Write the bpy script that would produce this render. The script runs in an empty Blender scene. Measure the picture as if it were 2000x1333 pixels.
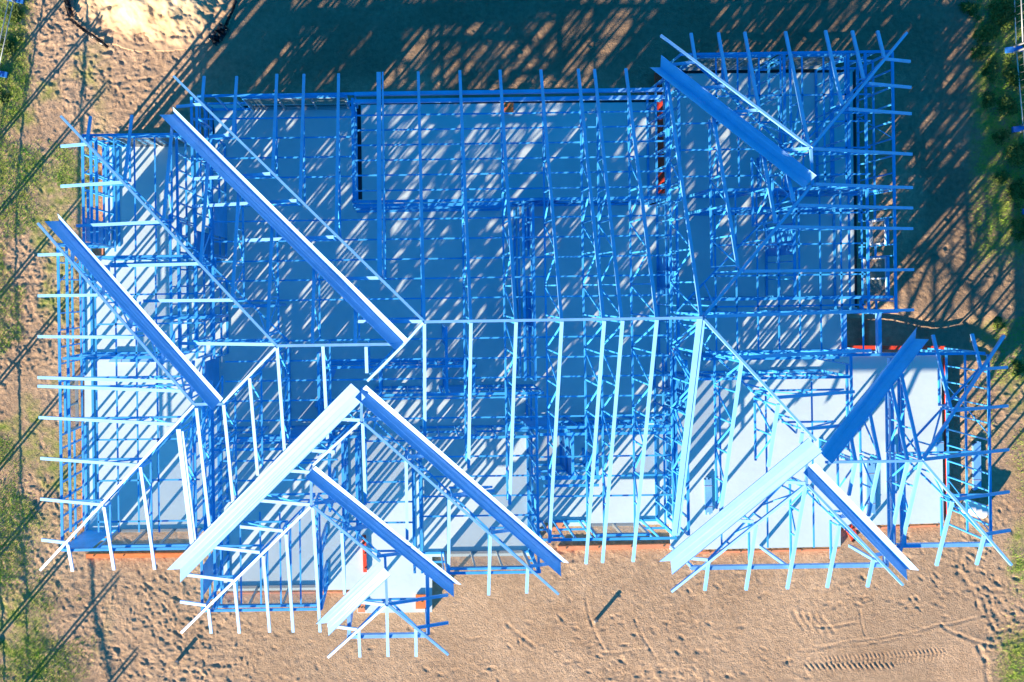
import bpy, math, random
import numpy as np
from mathutils import Vector, Matrix
random.seed(7); rng = np.random.default_rng(7)
scene = bpy.context.scene
R = math.radians

# ------------------------------------------------------------------ camera, light, exposure
F_PX, CAM_Z, CX, CY, ROLL = 1852.0, 37.0, 785.0, 560.0, 0.83
cam = bpy.data.cameras.new('drone_camera')
cam.sensor_width = 36.0; cam.lens = 36.0 * F_PX / 2000.0
cam.shift_x = (1000 - CX) / 2000.0; cam.shift_y = -(666.5 - CY) / 2000.0
cam.clip_start = 0.5; cam.clip_end = 1000
co = bpy.data.objects.new('drone_camera', cam); scene.collection.objects.link(co)
co.location = (0, 0, CAM_Z); co.rotation_euler = (0, 0, R(-ROLL))
scene.camera = co

SUN_EL = R(15.4); SUN_AZ = R(220.8)          # compass bearing the sun stands at
w = bpy.data.worlds.new('World'); scene.world = w; w.use_nodes = True
nt = w.node_tree; bg = nt.nodes['Background']
sky = nt.nodes.new('ShaderNodeTexSky'); sky.sky_type = 'NISHITA'; sky.sun_disc = False
sky.sun_elevation = SUN_EL; sky.sun_rotation = SUN_AZ
sky.air_density = 1.0; sky.dust_density = 0.3; sky.ozone_density = 4.0
hs = nt.nodes.new('ShaderNodeHueSaturation'); hs.inputs['Saturation'].default_value = 1.4
tn = nt.nodes.new('ShaderNodeMixRGB'); tn.blend_type = 'MULTIPLY'; tn.inputs[0].default_value = 1.0; tn.inputs[2].default_value = (0.34, 1.04, 1.0, 1)   # cool white balance of the open sky
nt.links.new(sky.outputs[0], hs.inputs['Color']); nt.links.new(hs.outputs[0], tn.inputs[1]); nt.links.new(tn.outputs[0], bg.inputs['Color'])
bg.inputs['Strength'].default_value = 0.084
sl = bpy.data.lights.new('sun', 'SUN'); sl.energy = 5.0; sl.angle = R(0.53); sl.color = (1.0, 0.80, 0.57)
so = bpy.data.objects.new('sun', sl); scene.collection.objects.link(so)
sdir = Vector((math.sin(SUN_AZ) * math.cos(SUN_EL), math.cos(SUN_AZ) * math.cos(SUN_EL), math.sin(SUN_EL)))
so.rotation_euler = (-sdir).to_track_quat('-Z', 'Y').to_euler()
scene.view_settings.view_transform = 'Standard'; scene.view_settings.look = 'None'
scene.view_settings.exposure = 1.76; scene.view_settings.gamma = 1.0
scene.cycles.max_bounces = 8; scene.cycles.diffuse_bounces = 3

# ------------------------------------------------------------------ helpers
_s, _c = math.sin(R(ROLL)), math.cos(R(ROLL))
def ray(px, py):
    dx, dy = (px - CX) / F_PX, (py - CY) / F_PX
    return dx * _c - dy * _s, -dx * _s - dy * _c
def at(px, py, z):                            # a photo point at a known height -> world
    a, b = ray(px, py)
    return Vector((a * (CAM_Z - z), b * (CAM_Z - z), z))
ZE = 2.40; TAN = math.tan(R(22.5)); PLATE = 2.70
class Plane:                                  # one roof plane: eave line and inward direction
    def __init__(s, n, px, py):
        s.n = n; p = at(px, py, ZE); s.c = n[0] * p.x + n[1] * p.y
    def on(s, px, py):
        a, b = ray(px, py); d = s.n[0] * a + s.n[1] * b
        z = (ZE + TAN * (d * CAM_Z - s.c)) / (1 + TAN * d)
        return Vector((a * (CAM_Z - z), b * (CAM_Z - z), z))
    def z(s, x, y): return ZE + TAN * (s.n[0] * x + s.n[1] * y - s.c)

COL = scene.collection
def mesh_obj(name, V, Fc, mat, parent=None, smooth=False):
    me = bpy.data.meshes.new(name); me.from_pydata([tuple(v) for v in V], [], Fc); me.update()
    if mat: me.materials.append(mat)
    if smooth: me.polygons.foreach_set('use_smooth', [True] * len(me.polygons))
    o = bpy.data.objects.new(name, me); COL.objects.link(o)
    if parent: o.parent = parent
    return o
def big_mesh(name, V, quads, mat, smooth=True):
    V = np.asarray(V, np.float32); quads = np.asarray(quads, np.int32); k = quads.shape[1]
    me = bpy.data.meshes.new(name)
    me.vertices.add(len(V)); me.vertices.foreach_set('co', V.ravel())
    me.loops.add(quads.size); me.loops.foreach_set('vertex_index', quads.ravel())
    me.polygons.add(len(quads)); me.polygons.foreach_set('loop_start', np.arange(0, quads.size, k, dtype=np.int32))
    try: me.polygons.foreach_set('loop_total', np.full(len(quads), k, np.int32))
    except Exception: pass
    me.polygons.foreach_set('use_smooth', np.full(len(quads), smooth))
    me.update(calc_edges=True); me.validate()
    me.materials.append(mat)
    o = bpy.data.objects.new(name, me); COL.objects.link(o); return o
class MB:
    def __init__(s): s.V = []; s.F = []
    def box8(s, P):
        k = len(s.V); s.V += [tuple(p) for p in P]
        s.F += [(k, k+3, k+2, k+1), (k+4, k+5, k+6, k+7), (k, k+1, k+5, k+4), (k+1, k+2, k+6, k+5), (k+2, k+3, k+7, k+6), (k+3, k, k+4, k+7)]
    def bar(s, a, b, wd, dp, side=None):      # solid box section, wd wide (sideways), dp deep
        a, b = Vector(a), Vector(b); u = (b - a).normalized()
        sd = Vector(side) if side else u.cross(Vector((0, 0, 1)))
        if sd.length < 1e-4: sd = Vector((1, 0, 0))
        sd = sd.normalized(); n = sd.cross(u).normalized()
        q = [(-1, -1), (1, -1), (1, 1), (-1, 1)]
        s.box8([a + sd * (wd/2*i) + n * (dp/2*j) for i, j in q] + [b + sd * (wd/2*i) + n * (dp/2*j) for i, j in q])
        return s
    def chan(s, a, b, wd, dp, t=0.012, flip=1):   # C-section opening downwards (flip=-1: upwards)
        a, b = Vector(a), Vector(b); u = (b - a).normalized()
        sd = u.cross(Vector((0, 0, 1)))
        if sd.length < 1e-4: sd = Vector((1, 0, 0))
        sd = sd.normalized(); n = sd.cross(u).normalized() * flip
        s.bar(a + n*(dp/2 - t/2), b + n*(dp/2 - t/2), wd, t)
        for e in (-1, 1):
            o = sd * e * (wd/2 - t/2) - n * (t/2)
            s.bar(a + o, b + o, t, dp - t - .001)
        return s
    def tube(s, pts, r, k=8, cap=True):
        base = len(s.V); n = len(pts)
        for i, p in enumerate(pts):
            p = Vector(p); d = (Vector(pts[min(i+1, n-1)]) - Vector(pts[max(i-1, 0)])).normalized()
            x = d.cross(Vector((0, 0, 1)))
            if x.length < 1e-3: x = Vector((1, 0, 0))
            x.normalize(); y = d.cross(x)
            rr = r[i] if isinstance(r, (list, tuple)) else r
            s.V += [tuple(p + x*rr*math.cos(2*math.pi*j/k) + y*rr*math.sin(2*math.pi*j/k)) for j in range(k)]
        for i in range(n-1):
            for j in range(k):
                s.F.append((base+i*k+j, base+i*k+(j+1) % k, base+(i+1)*k+(j+1) % k, base+(i+1)*k+j))
        if cap:
            s.F.append(tuple(base+j for j in range(k))[::-1]); s.F.append(tuple(base+(n-1)*k+j for j in range(k)))
        return s
    def build(s, name, mat, parent=None, smooth=False): return mesh_obj(name, s.V, s.F, mat, parent, smooth)
def tag(o, label=None, cat=None, group=None, kind=None):
    for k, v in (('label', label), ('category', cat), ('group', group), ('kind', kind)):
        if v: o[k] = v
    return o
def empty(name, loc=(0, 0, 0), rz=0):
    o = bpy.data.objects.new(name, None); COL.objects.link(o); o.location = loc; o.rotation_euler = (0, 0, rz); return o

# ------------------------------------------------------------------ materials
def mat(name, col, rough=0.6, spec=0.5, var=0.0, vscale=3.0, col2=None, bump=0.0, bscale=20.0, metallic=0.0, alpha=1.0):
    m = bpy.data.materials.new(name); m.use_nodes = True; n = m.node_tree.nodes; l = m.node_tree.links
    p = n['Principled BSDF']; p.inputs['Base Color'].default_value = (*col, 1); p.inputs['Roughness'].default_value = rough
    p.inputs['Specular IOR Level'].default_value = spec; p.inputs['Metallic'].default_value = metallic; p.inputs['Alpha'].default_value = alpha
    if var or col2:
        tc = n.new('ShaderNodeNewGeometry'); nz = n.new('ShaderNodeTexNoise'); nz.inputs['Scale'].default_value = vscale; nz.inputs['Detail'].default_value = 8
        nz.inputs['Roughness'].default_value = 0.65
        l.new(tc.outputs['Position'], nz.inputs['Vector'])
        rp = n.new('ShaderNodeValToRGB'); rp.color_ramp.elements[0].position = 0.32; rp.color_ramp.elements[1].position = 0.68
        c2 = col2 or tuple(min(1, x * (1 + var)) for x in col); c1 = col if col2 else tuple(x * (1 - var) for x in col)
        rp.color_ramp.elements[0].color = (*c1, 1); rp.color_ramp.elements[1].color = (*c2, 1)
        l.new(nz.outputs[0], rp.inputs[0]); l.new(rp.outputs[0], p.inputs['Base Color'])
    if bump:
        tc2 = n.new('ShaderNodeNewGeometry'); nb = n.new('ShaderNodeTexNoise'); nb.inputs['Scale'].default_value = bscale; nb.inputs['Detail'].default_value = 5
        l.new(tc2.outputs['Position'], nb.inputs['Vector']); b = n.new('ShaderNodeBump'); b.inputs['Strength'].default_value = bump; b.inputs['Distance'].default_value = 0.02
        l.new(nb.outputs[0], b.inputs['Height']); l.new(b.outputs[0], p.inputs['Normal'])
    return m
BLUE = mat('blue_steel', (0.13, 0.41, 0.82), 0.57, 0.5, var=0.14, vscale=2.0)
TRAY = mat('blue_tray_sheet', (0.19, 0.43, 0.82), 0.57, 0.5, var=0.10, vscale=2.5)
BLUE_SHADED = mat('blue_steel_shaded', (0.045, 0.36, 0.76), 0.5, 0.5, var=0.15, vscale=2.0)  # same steel as BLUE, shade put into the colour of level and inner members
for m_ in (BLUE, TRAY): m_.node_tree.nodes['Principled BSDF'].inputs['IOR'].default_value = 2.35
CONC = mat('concrete', (0.49, 0.605, 0.645), 0.75, 0.3, col2=(0.57, 0.68, 0.715), vscale=0.55, bump=0.15, bscale=6)
ORANGE = mat('orange_board', (0.78, 0.20, 0.06), 0.6, 0.3, var=0.25, vscale=2.5)
SALMON = mat('salmon_board', (0.70, 0.27, 0.14), 0.6, 0.3, var=0.2, vscale=3)
RED = mat('red_board', (0.80, 0.07, 0.03), 0.55, 0.3, var=0.2, vscale=3)
GREYF = mat('grey_frame', (0.30, 0.34, 0.37), 0.4, 0.5)
GLASS = mat('window_glass', (0.16, 0.20, 0.22), 0.05, 0.8, alpha=0.22)
BLACKP = mat('black_plastic', (0.012, 0.014, 0.02), 0.3, 0.6)
WHITEP = mat('white_plastic', (0.62, 0.68, 0.74), 0.4, 0.5, var=0.05)
BLUEP = mat('blue_plastic', (0.02, 0.16, 0.55), 0.4, 0.5)
GALV = mat('galvanised', (0.42, 0.44, 0.46), 0.4, 0.5, metallic=0.3, var=0.1)
WOOD = mat('weathered_timber', (0.30, 0.22, 0.15), 0.8, 0.2, var=0.25, vscale=9)
SANDM = mat('pale_sand', (0.44, 0.30, 0.16), 0.95, 0.1, col2=(0.62, 0.50, 0.34), vscale=0.8, bump=0.7, bscale=9)
def _sand_foot():                               # thin sand at the foot lets the soil colour through
    n = SANDM.node_tree.nodes; l = SANDM.node_tree.links; p = n['Principled BSDF']; src = p.inputs['Base Color'].links[0].from_socket
    g = n.new('ShaderNodeNewGeometry'); sp = n.new('ShaderNodeSeparateXYZ'); l.new(g.outputs['Position'], sp.inputs[0])
    z = n.new('ShaderNodeTexNoise'); z.inputs['Scale'].default_value = 2.5; z.inputs['Detail'].default_value = 6; l.new(g.outputs['Position'], z.inputs['Vector'])
    ad = n.new('ShaderNodeMath'); ad.operation = 'MULTIPLY_ADD'; l.new(z.outputs[0], ad.inputs[0]); ad.inputs[1].default_value = .5; l.new(sp.outputs[2], ad.inputs[2])
    mr = n.new('ShaderNodeMapRange'); mr.inputs[1].default_value = .02; mr.inputs[2].default_value = .45; l.new(ad.outputs[0], mr.inputs[0])
    mx = n.new('ShaderNodeMixRGB'); mx.inputs[1].default_value = (.46, .31, .20, 1); l.new(mr.outputs[0], mx.inputs[0]); l.new(src, mx.inputs[2]); l.new(mx.outputs[0], p.inputs['Base Color'])
_sand_foot()
LEAF = mat('leaf', (0.035, 0.08, 0.010), 0.6, 0.3, col2=(0.10, 0.14, 0.02), vscale=1.2)
GRASSM = mat('grass_blade', (0.16, 0.38, 0.03), 0.65, 0.2, col2=(0.40, 0.46, 0.08), vscale=1.0)
BARK = mat('bark', (0.10, 0.07, 0.05), 0.9, 0.2, var=0.2)

def soil_material():
    m = bpy.data.materials.new('soil'); m.use_nodes = True; n = m.node_tree.nodes; l = m.node_tree.links; p = n['Principled BSDF']
    p.inputs['Roughness'].default_value = 0.95; p.inputs['Specular IOR Level'].default_value = 0.15
    g = n.new('ShaderNodeNewGeometry')
    def noise(sc, det=8, ro=.6):
        z = n.new('ShaderNodeTexNoise'); z.inputs['Scale'].default_value = sc; z.inputs['Detail'].default_value = det; z.inputs['Roughness'].default_value = ro
        l.new(g.outputs['Position'], z.inputs['Vector']); return z
    def ramp(src, p0, p1, c0, c1):
        r = n.new('ShaderNodeValToRGB'); r.color_ramp.elements[0].position = p0; r.color_ramp.elements[1].position = p1
        r.color_ramp.elements[0].color = (*c0, 1); r.color_ramp.elements[1].color = (*c1, 1); l.new(src, r.inputs[0]); return r
    a = ramp(noise(0.35).outputs[0], .35, .68, (.43, .295, .195), (.55, .39, .265))
    b = ramp(noise(5.0).outputs[0], .3, .7, (.72, .70, .68), (1, 1, 1))
    mx = n.new('ShaderNodeMixRGB'); mx.blend_type = 'MULTIPLY'; mx.inputs[0].default_value = 1
    l.new(a.outputs[0], mx.inputs[1]); l.new(b.outputs[0], mx.inputs[2])
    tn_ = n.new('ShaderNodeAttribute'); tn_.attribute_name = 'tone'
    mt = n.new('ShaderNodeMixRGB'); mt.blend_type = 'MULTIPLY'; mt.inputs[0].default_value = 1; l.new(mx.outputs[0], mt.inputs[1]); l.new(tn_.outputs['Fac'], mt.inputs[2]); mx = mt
    # thin green growth where the attribute says so
    at_ = n.new('ShaderNodeAttribute'); at_.attribute_name = 'growth'
    gr = ramp(noise(2.2, 6).outputs[0], .35, .62, (.0, .0, .0), (1, 1, 1))
    mu = n.new('ShaderNodeMath'); mu.operation = 'MULTIPLY'; l.new(at_.outputs['Fac'], mu.inputs[0]); l.new(gr.outputs[0], mu.inputs[1])
    gc = ramp(noise(7, 4).outputs[0], .3, .7, (.15, .23, .04), (.33, .32, .10))
    m2 = n.new('ShaderNodeMixRGB'); l.new(mu.outputs[0], m2.inputs[0]); l.new(mx.outputs[0], m2.inputs[1]); l.new(gc.outputs[0], m2.inputs[2])
    l.new(m2.outputs[0], p.inputs['Base Color'])
    bu = n.new('ShaderNodeBump'); bu.inputs['Strength'].default_value = 1.0; bu.inputs['Distance'].default_value = .06
    l.new(noise(15, 6, .75).outputs[0], bu.inputs['Height']); l.new(bu.outputs[0], p.inputs['Normal'])
    return m
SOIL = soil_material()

# ------------------------------------------------------------------ ground
def vnoise(x, y, seed):
    xi = np.floor(x).astype(np.int64); yi = np.floor(y).astype(np.int64); fx = x - xi; fy = y - yi
    fx = fx*fx*fx*(fx*(fx*6-15)+10); fy = fy*fy*fy*(fy*(fy*6-15)+10)
    def h(i, j):
        v = (i * 374761393 + j * 668265263 + seed * 974634777) & 0x7fffffff
        v = ((v ^ (v >> 13)) * 1274126177) & 0x7fffffff
        return ((v ^ (v >> 16)) & 0xffff) / 65535.0
    a = h(xi, yi); b = h(xi+1, yi); c = h(xi, yi+1); d = h(xi+1, yi+1)
    return (a*(1-fx)+b*fx)*(1-fy) + (c*(1-fx)+d*fx)*fy - .5
def fbm(x, y, sc, seed, oc=4, gain=.5):
    r = 0; a = 1
    for o in range(oc):
        r = r + a * vnoise(x*sc*(2**o)+17.3*o, y*sc*(2**o)-9.1*o, seed+o); a *= gain
    return r
def sst(a, b, x):
    t = np.clip((x-a)/(b-a), 0, 1); return t*t*(3-2*t)
GZ = -0.17
def axis(lo, hi, step, far):
    core = np.arange(lo, hi+step/2, step); out = []; d = step; p = 0
    while p < far: d *= 1.25; p += d; out.append(p)
    out = np.array(out)
    return np.concatenate([(lo-out)[::-1], core, hi+out])
p00 = at(-25, -25, GZ); p11 = at(2025, 1358, GZ)
ax = axis(p00.x-.4, p11.x+.4, .036, 260); ay = axis(p11.y-.4, p00.y+.4, .036, 260)
GX, GY = np.meshgrid(ax, ay)
def pxof(X, Y, z=GZ):                          # world -> photo coordinates (numpy), used to lay out regions of the yard
    k = F_PX/(CAM_Z-z); return CX + k*(X*_c - Y*_s), CY + k*(-X*_s - Y*_c)
PX, PY = pxof(GX, GY)
def seg_d(px, py, qx, qy):                     # distance to a segment, and the running position on it, in metres
    a = at(px, py, GZ); b = at(qx, qy, GZ); L = (b-a).length; u = (b-a)/L
    t = (GX-a.x)*u.x + (GY-a.y)*u.y; d = -(GX-a.x)*u.y + (GY-a.y)*u.x
    return d, t, L
def ground_height():
    rough = .55 + .9*sst(.0, .35, fbm(GX, GY, .22, 3, 3)+.12)
    rough = rough * (1 + .35*sst(330, 60, PX))
    smooth = sst(330, 120, np.hypot((PX-1840)*.75, (PY-1290)*1.0)) * sst(1930, 1900, PX)
    smooth = np.maximum(smooth, .6*sst(170, 60, np.abs(PY-1170)) * sst(1250, 900, PX) * sst(380, 640, PX))
    rough = rough * (1 - .8*smooth)
    clod = fbm(GX+.25*fbm(GX, GY, 2.3, 50, 2), GY*.9, 6.5, 11, 2, .8)
    clod = np.where(clod > 0, clod*1.3, clod*.8)
    broad = fbm(GX, GY, 1.1, 27, 3, .6)
    z = GZ + .05*fbm(GX, GY, .13, 5, 3) + rough*(.022*clod + .016*broad)
    # boot prints: pressed ovals with a pushed-up rim, in straggling trails
    prs = []
    def trail(x0, y0, x1, y1, n, spread):
        for i in range(int(n*.6)):
            f = random.random(); prs.append((x0+(x1-x0)*f+random.gauss(0, spread), y0+(y1-y0)*f+random.gauss(0, spread), math.atan2(-(y1-y0), x1-x0)+random.gauss(0, .5)))
    trail(60, 150, 90, 1100, 420, 32); trail(130, 60, 330, 190, 160, 45); trail(250, 1120, 400, 1300, 260, 50); trail(60, 1250, 420, 1325, 160, 26)
    trail(420, 1240, 1250, 1300, 130, 40); trail(1080, 1200, 1560, 1320, 170, 38); trail(1800, 1060, 1985, 1180, 220, 34); trail(1330, 1130, 1900, 1180, 120, 26)
    trail(1790, 450, 1960, 600, 110, 45); trail(500, 60, 1900, 70, 150, 45); trail(1850, 900, 1960, 1060, 120, 30); trail(1830, 200, 1860, 420, 60, 40)
    for px_, py_, an in prs:
        q = at(px_, py_, GZ); i0, i1 = np.searchsorted(ax, [q.x-.3, q.x+.3]); j0, j1 = np.searchsorted(ay, [q.y-.3, q.y+.3])
        X = GX[j0:j1, i0:i1]-q.x; Y = GY[j0:j1, i0:i1]-q.y; c_, s_ = math.cos(an), math.sin(an)
        r_ = np.sqrt(((X*c_+Y*s_)/random.uniform(.13, .19))**2 + ((-X*s_+Y*c_)/random.uniform(.06, .09))**2)
        dp = random.uniform(.006, .020)
        z[j0:j1, i0:i1] += -dp*np.exp(-r_**3) + dp*.3*np.exp(-((r_-1.45)/.32)**2)
    # old ruts and wheel lines
    def groove(pts, wd, dp, berm=.5):
        nonlocal z
        for (a, b) in zip(pts[:-1], pts[1:]):
            d, t, L = seg_d(*a, *b); on = (t > -.05) & (t < L+.05); wob = .03*np.sin(t*3.1); dp_ = dp*.42*np.clip(.35+2.2*np.abs(vnoise(t*1.7, t*0+.5, 61)), 0, 1)
            dd = np.abs(d+wob)
            z = z + np.where(on, -dp_*np.exp(-(dd/wd)**2) + berm*dp_*np.exp(-((dd-2.0*wd)/wd)**2), 0)
    groove([(1590, 1264), (1760, 1240), (1840, 1221), (1935, 1203)], .05, .05)
    groove([(1840, 1223), (1875, 1240), (1935, 1262), (2010, 1247)], .06, .06)
    groove([(1560, 1272), (1700, 1256), (1800, 1240)], .05, .04)
    groove([(1925, 1175), (1940, 1225), (1950, 1235), (2010, 1215)], .06, .06)
    groove([(1910, 1262), (1927, 1290), (1932, 1333)], .08, .08)
    groove([(1777, 1168), (1800, 1192)], .05, .05); groove([(1680, 1195), (1690, 1240)], .04, .05)
    groove([(1900, 1150), (1870, 1120), (1885, 1060)], .10, .06)
    groove([(1600, 1226), (1670, 1218)], .05, .06)
    for k in range(5): groove([(1550+k*14, 1195+k*3), (1572+k*15, 1228+k*2)], .07, .05)
    groove([(990, 1218), (1045, 1265)], .06, .05); groove([(1145, 1170), (1155, 1215), (1180, 1270)], .05, .05)
    groove([(1240, 1210), (1275, 1280)], .05, .05); groove([(1180, 1275), (1270, 1268)], .05, .04)
    groove([(180, 120), (215, 160), (290, 155), (330, 140)], .06, .05)
    # tread print: two rows of slanted lugs
    d, t, L = seg_d(1592, 1286, 1850, 1268)
    fade = sst(0, .5, t)*sst(L, L-.1, t)*(d > -.40)*(d < .05)*(.6+.6*np.abs(vnoise(t*.9, t*0, 77)))
    lug = np.sin((t + .5*np.where(d > -.18, d, -.36-d))*2*math.pi/.16)
    z = z + fade*np.where(np.abs(d+.18) < .02, -.010, .014*np.clip(lug*1.6, -1, 1))
    d, t, L = seg_d(1560, 1303, 1760, 1300)
    z = z + sst(0, .5, t)*sst(L, L-.5, t)*np.exp(-(d/.14)**2)*.02*np.sin((t+d*.8)*2*math.pi/.21)
    # the hollow beside the garage's north wall and the trimmed bed along the slab
    hol = sst(1640, 1700, PX)*sst(1975, 1880, PX)*sst(604, 650, PY+14*np.sin(PX*.03))*sst(706, 690, PY)
    z = z - .32*hol
    trench = sst(1836, 1842, PX)*sst(1885, 1862, PX)*sst(690, 700, PY)*sst(985, 960, PY)
    z = z - .12*trench
    pit = sst(1650, 1656, PX)*sst(1706, 1696, PX)*sst(622, 628, PY)*sst(690, 684, PY); z = z - .25*pit
    return np.where(np.hypot(GX, GY) > 60, GZ-.02, z)
Z = ground_height()
ny, nx = GX.shape
idx = np.arange(nx*ny).reshape(ny, nx)
quads = np.stack([idx[:-1, :-1].ravel(), idx[:-1, 1:].ravel(), idx[1:, 1:].ravel(), idx[1:, :-1].ravel()], 1)
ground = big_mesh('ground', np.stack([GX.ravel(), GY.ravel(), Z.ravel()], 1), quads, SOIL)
def green(X, Y, PX, PY):
    f = fbm(X, Y, .45, 71, 4)
    lf = sst(150, 70, PX)*np.clip(-.15+.8*sst(900, 1060, PY)+2.2*f, 0, 1)*(.5+.5*sst(940, 1040, PY)) + sst(75, 35, PX)*sst(260, 120, PY)
    lf = lf + sst(140, 80, np.abs(PX-90))*sst(.05, .3, f)*.7
    rt = sst(1880, 1950, PX)*(sst(560, 420, PY) + sst(.0, .25, f)*sst(900, 780, PY)) + sst(1925, 1990, PX)*sst(1200, 1280, PY)
    rt = rt + sst(1955, 1990, PX)*np.clip(.2+2*f, 0, 1)
    return np.clip(lf+rt, 0, 1)
growth = green(GX, GY, PX, PY).astype(np.float32)
att = ground.data.attributes.new('growth', 'FLOAT', 'POINT'); att.data.foreach_set('value', growth.ravel())
fl = fbm(GX, GY, .3, 140, 4)                   # shade painted into darker earth behind the house, pale trodden sand in front
shade_dark = np.clip(np.maximum(sst(230, 120, PY+90*fl)*sst(330, 520, PX), sst(1745, 1800, PX+60*fl)*sst(700, 560, PY)), 0, 1)
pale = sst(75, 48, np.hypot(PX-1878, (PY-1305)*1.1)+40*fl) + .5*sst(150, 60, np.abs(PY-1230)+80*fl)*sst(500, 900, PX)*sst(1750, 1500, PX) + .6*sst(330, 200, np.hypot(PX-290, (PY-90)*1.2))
tone = (1 - .33*shade_dark + .20*np.clip(pale, 0, 1)).astype(np.float32)
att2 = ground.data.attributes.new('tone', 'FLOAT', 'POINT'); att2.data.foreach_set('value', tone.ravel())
tag(ground, 'sandy brown building site soil with footprints and wheel tracks', kind='structure')
def gz(x, y):
    i = int(np.clip(np.searchsorted(ax, x), 1, nx-1)); j = int(np.clip(np.searchsorted(ay, y), 1, ny-1))
    return float(Z[j, i])
def gat(px, py, dz=0.0):
    p = at(px, py, GZ); return Vector((p.x, p.y, gz(p.x, p.y)+dz))

# ------------------------------------------------------------------ slab
SLAB = [(205, 284), (408, 284), (408, 205), (1283, 199), (1283, 138), (1668, 136), (1674, 606), (1646, 608), (1646, 689), (1838, 691),
        (1843, 1022), (1642, 1028), (1642, 1068), (1310, 1075), (1310, 1024), (1037, 1030), (1037, 1086), (844, 1088), (844, 1196),
        (698, 1198), (698, 1152), (424, 1155), (424, 1036), (165, 1042), (165, 500), (205, 500)]
def slab_mesh():
    import bmesh
    bm = bmesh.new(); pts = [at(x, y, 0) for x, y in SLAB]
    f = bm.faces.new([bm.verts.new(p) for p in pts])
    r = bmesh.ops.extrude_face_region(bm, geom=[f]); 
    for v in [g for g in r['geom'] if isinstance(g, bmesh.types.BMVert)]: v.co.z = -.9
    bmesh.ops.recalc_face_normals(bm, faces=bm.faces)
    bmesh.ops.triangulate(bm, faces=[x for x in bm.faces if len(x.verts) > 4])
    me = bpy.data.meshes.new('concrete_slab'); bm.to_mesh(me); bm.free(); me.materials.append(CONC)
    o = bpy.data.objects.new('concrete_slab', me); COL.objects.link(o); return o
slab = slab_mesh(); tag(slab, 'pale concrete house slab streaked with shadows beneath the blue frame', kind='structure')

# ------------------------------------------------------------------ the house frame: one thing
house = tag(empty('house_frame', (0, 0, 0)), 'blue steel house frame with open roof trusses standing on the concrete slab', 'house frame')
P = {}
N, S_, W_, E_ = (0, -1), (0, 1), (1, 0), (-1, 0)
for k, n, x, y in [('N1', N, 800, 141), ('N2', N, 220, 227), ('N3', N, 75, 436), ('N4', N, 1530, 64), ('N5', N, 1890, 655),
                   ('W1', W_, 342, 180), ('W2', W_, 120, 300), ('W3', W_, 78, 750), ('W4', W_, 1290, 90), ('W5', W_, 354, 1150), ('W6', W_, 1308, 1130), ('WP', W_, 640, 1282),
                   ('E1', E_, 1779, 360), ('E2', E_, 1088, 1150), ('EA', E_, 872, 1232), ('EP', E_, 875, 1280), ('E6', E_, 1764, 1140), ('E5', E_, 1968, 880),
                   ('S1', S_, 1190, 1099), ('S2', S_, 990, 1157), ('SA', S_, 500, 1232), ('SP', S_, 757, 1283), ('S6', S_, 1540, 1150), ('S5', S_, 1870, 1103)]:
    P[k] = Plane(n, x, y)

CW, CD = .105, .085                          # chord size
def rafter(pl, tip, top, name='roof_truss', web=True, wd=CW, ext=None, side=1):
    """One truss: sloping top chord from eave tip to its upper end, bottom chord over the plate, webs between."""
    p = P[pl]; a = p.on(*tip); b = p.on(*top)
    if p.n[0] == 0: m = (a.x*.4+b.x*.6); a.x = b.x = m
    else: m = (a.y*.4+b.y*.6); a.y = b.y = m
    a.z = p.z(a.x, a.y); b.z = p.z(b.x, b.y)
    jig = Vector((random.uniform(-.008, .008), random.uniform(-.008, .008), random.uniform(-.006, .006)))
    o = MB().bar(a+jig, b+jig, wd, CD).build(name, BLUE, house)
    h = Vector((b.x-a.x, b.y-a.y, 0)); L = h.length; u = h/L
    zb = PLATE + .055
    s0 = max(.0, (zb + .12 - a.z)/TAN) if a.z < zb+.1 else 0.0
    s0 = max(s0, .70 if a.z < ZE+.2 else 0)
    if L - s0 > .5:
        A = Vector((a.x+u.x*s0, a.y+u.y*s0, zb)); B = Vector((b.x, b.y, zb))
        if ext: B += u*ext
        MB().bar(A, B, .065, .075).build('bottom_chord', BLUE_SHADED, o)
        if web:
            n = max(1, int(round((L-s0)/(1.35 if name == 'jack_truss' else 1.15)))); prev = A
            for i in range(1, n+1):
                s = s0 + (L-s0)*i/n
                top_p = Vector((a.x+u.x*s, a.y+u.y*s, a.z+TAN*s-.05)); bot = Vector((a.x+u.x*s, a.y+u.y*s, zb+.03))
                if i == n: top_p -= u*.05; bot -= u*.05
                if top_p.z-bot.z > .22:
                    MB().bar(bot, top_p, .05, .05).build('web', BLUE_SHADED, o)
                    sm = s - (L-s0)/n
                    lo = Vector((a.x+u.x*sm, a.y+u.y*sm, zb+.03))
                    if i % 2: MB().bar(lo+u*.06, top_p-u*.06, .045, .045).build('web', BLUE_SHADED, o)
                    else:
                        tp = Vector((a.x+u.x*sm, a.y+u.y*sm, a.z+TAN*sm-.05)); MB().bar(tp+u*.06, bot-u*.06, .045, .045).build('web', BLUE_SHADED, o)
    return o
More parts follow.
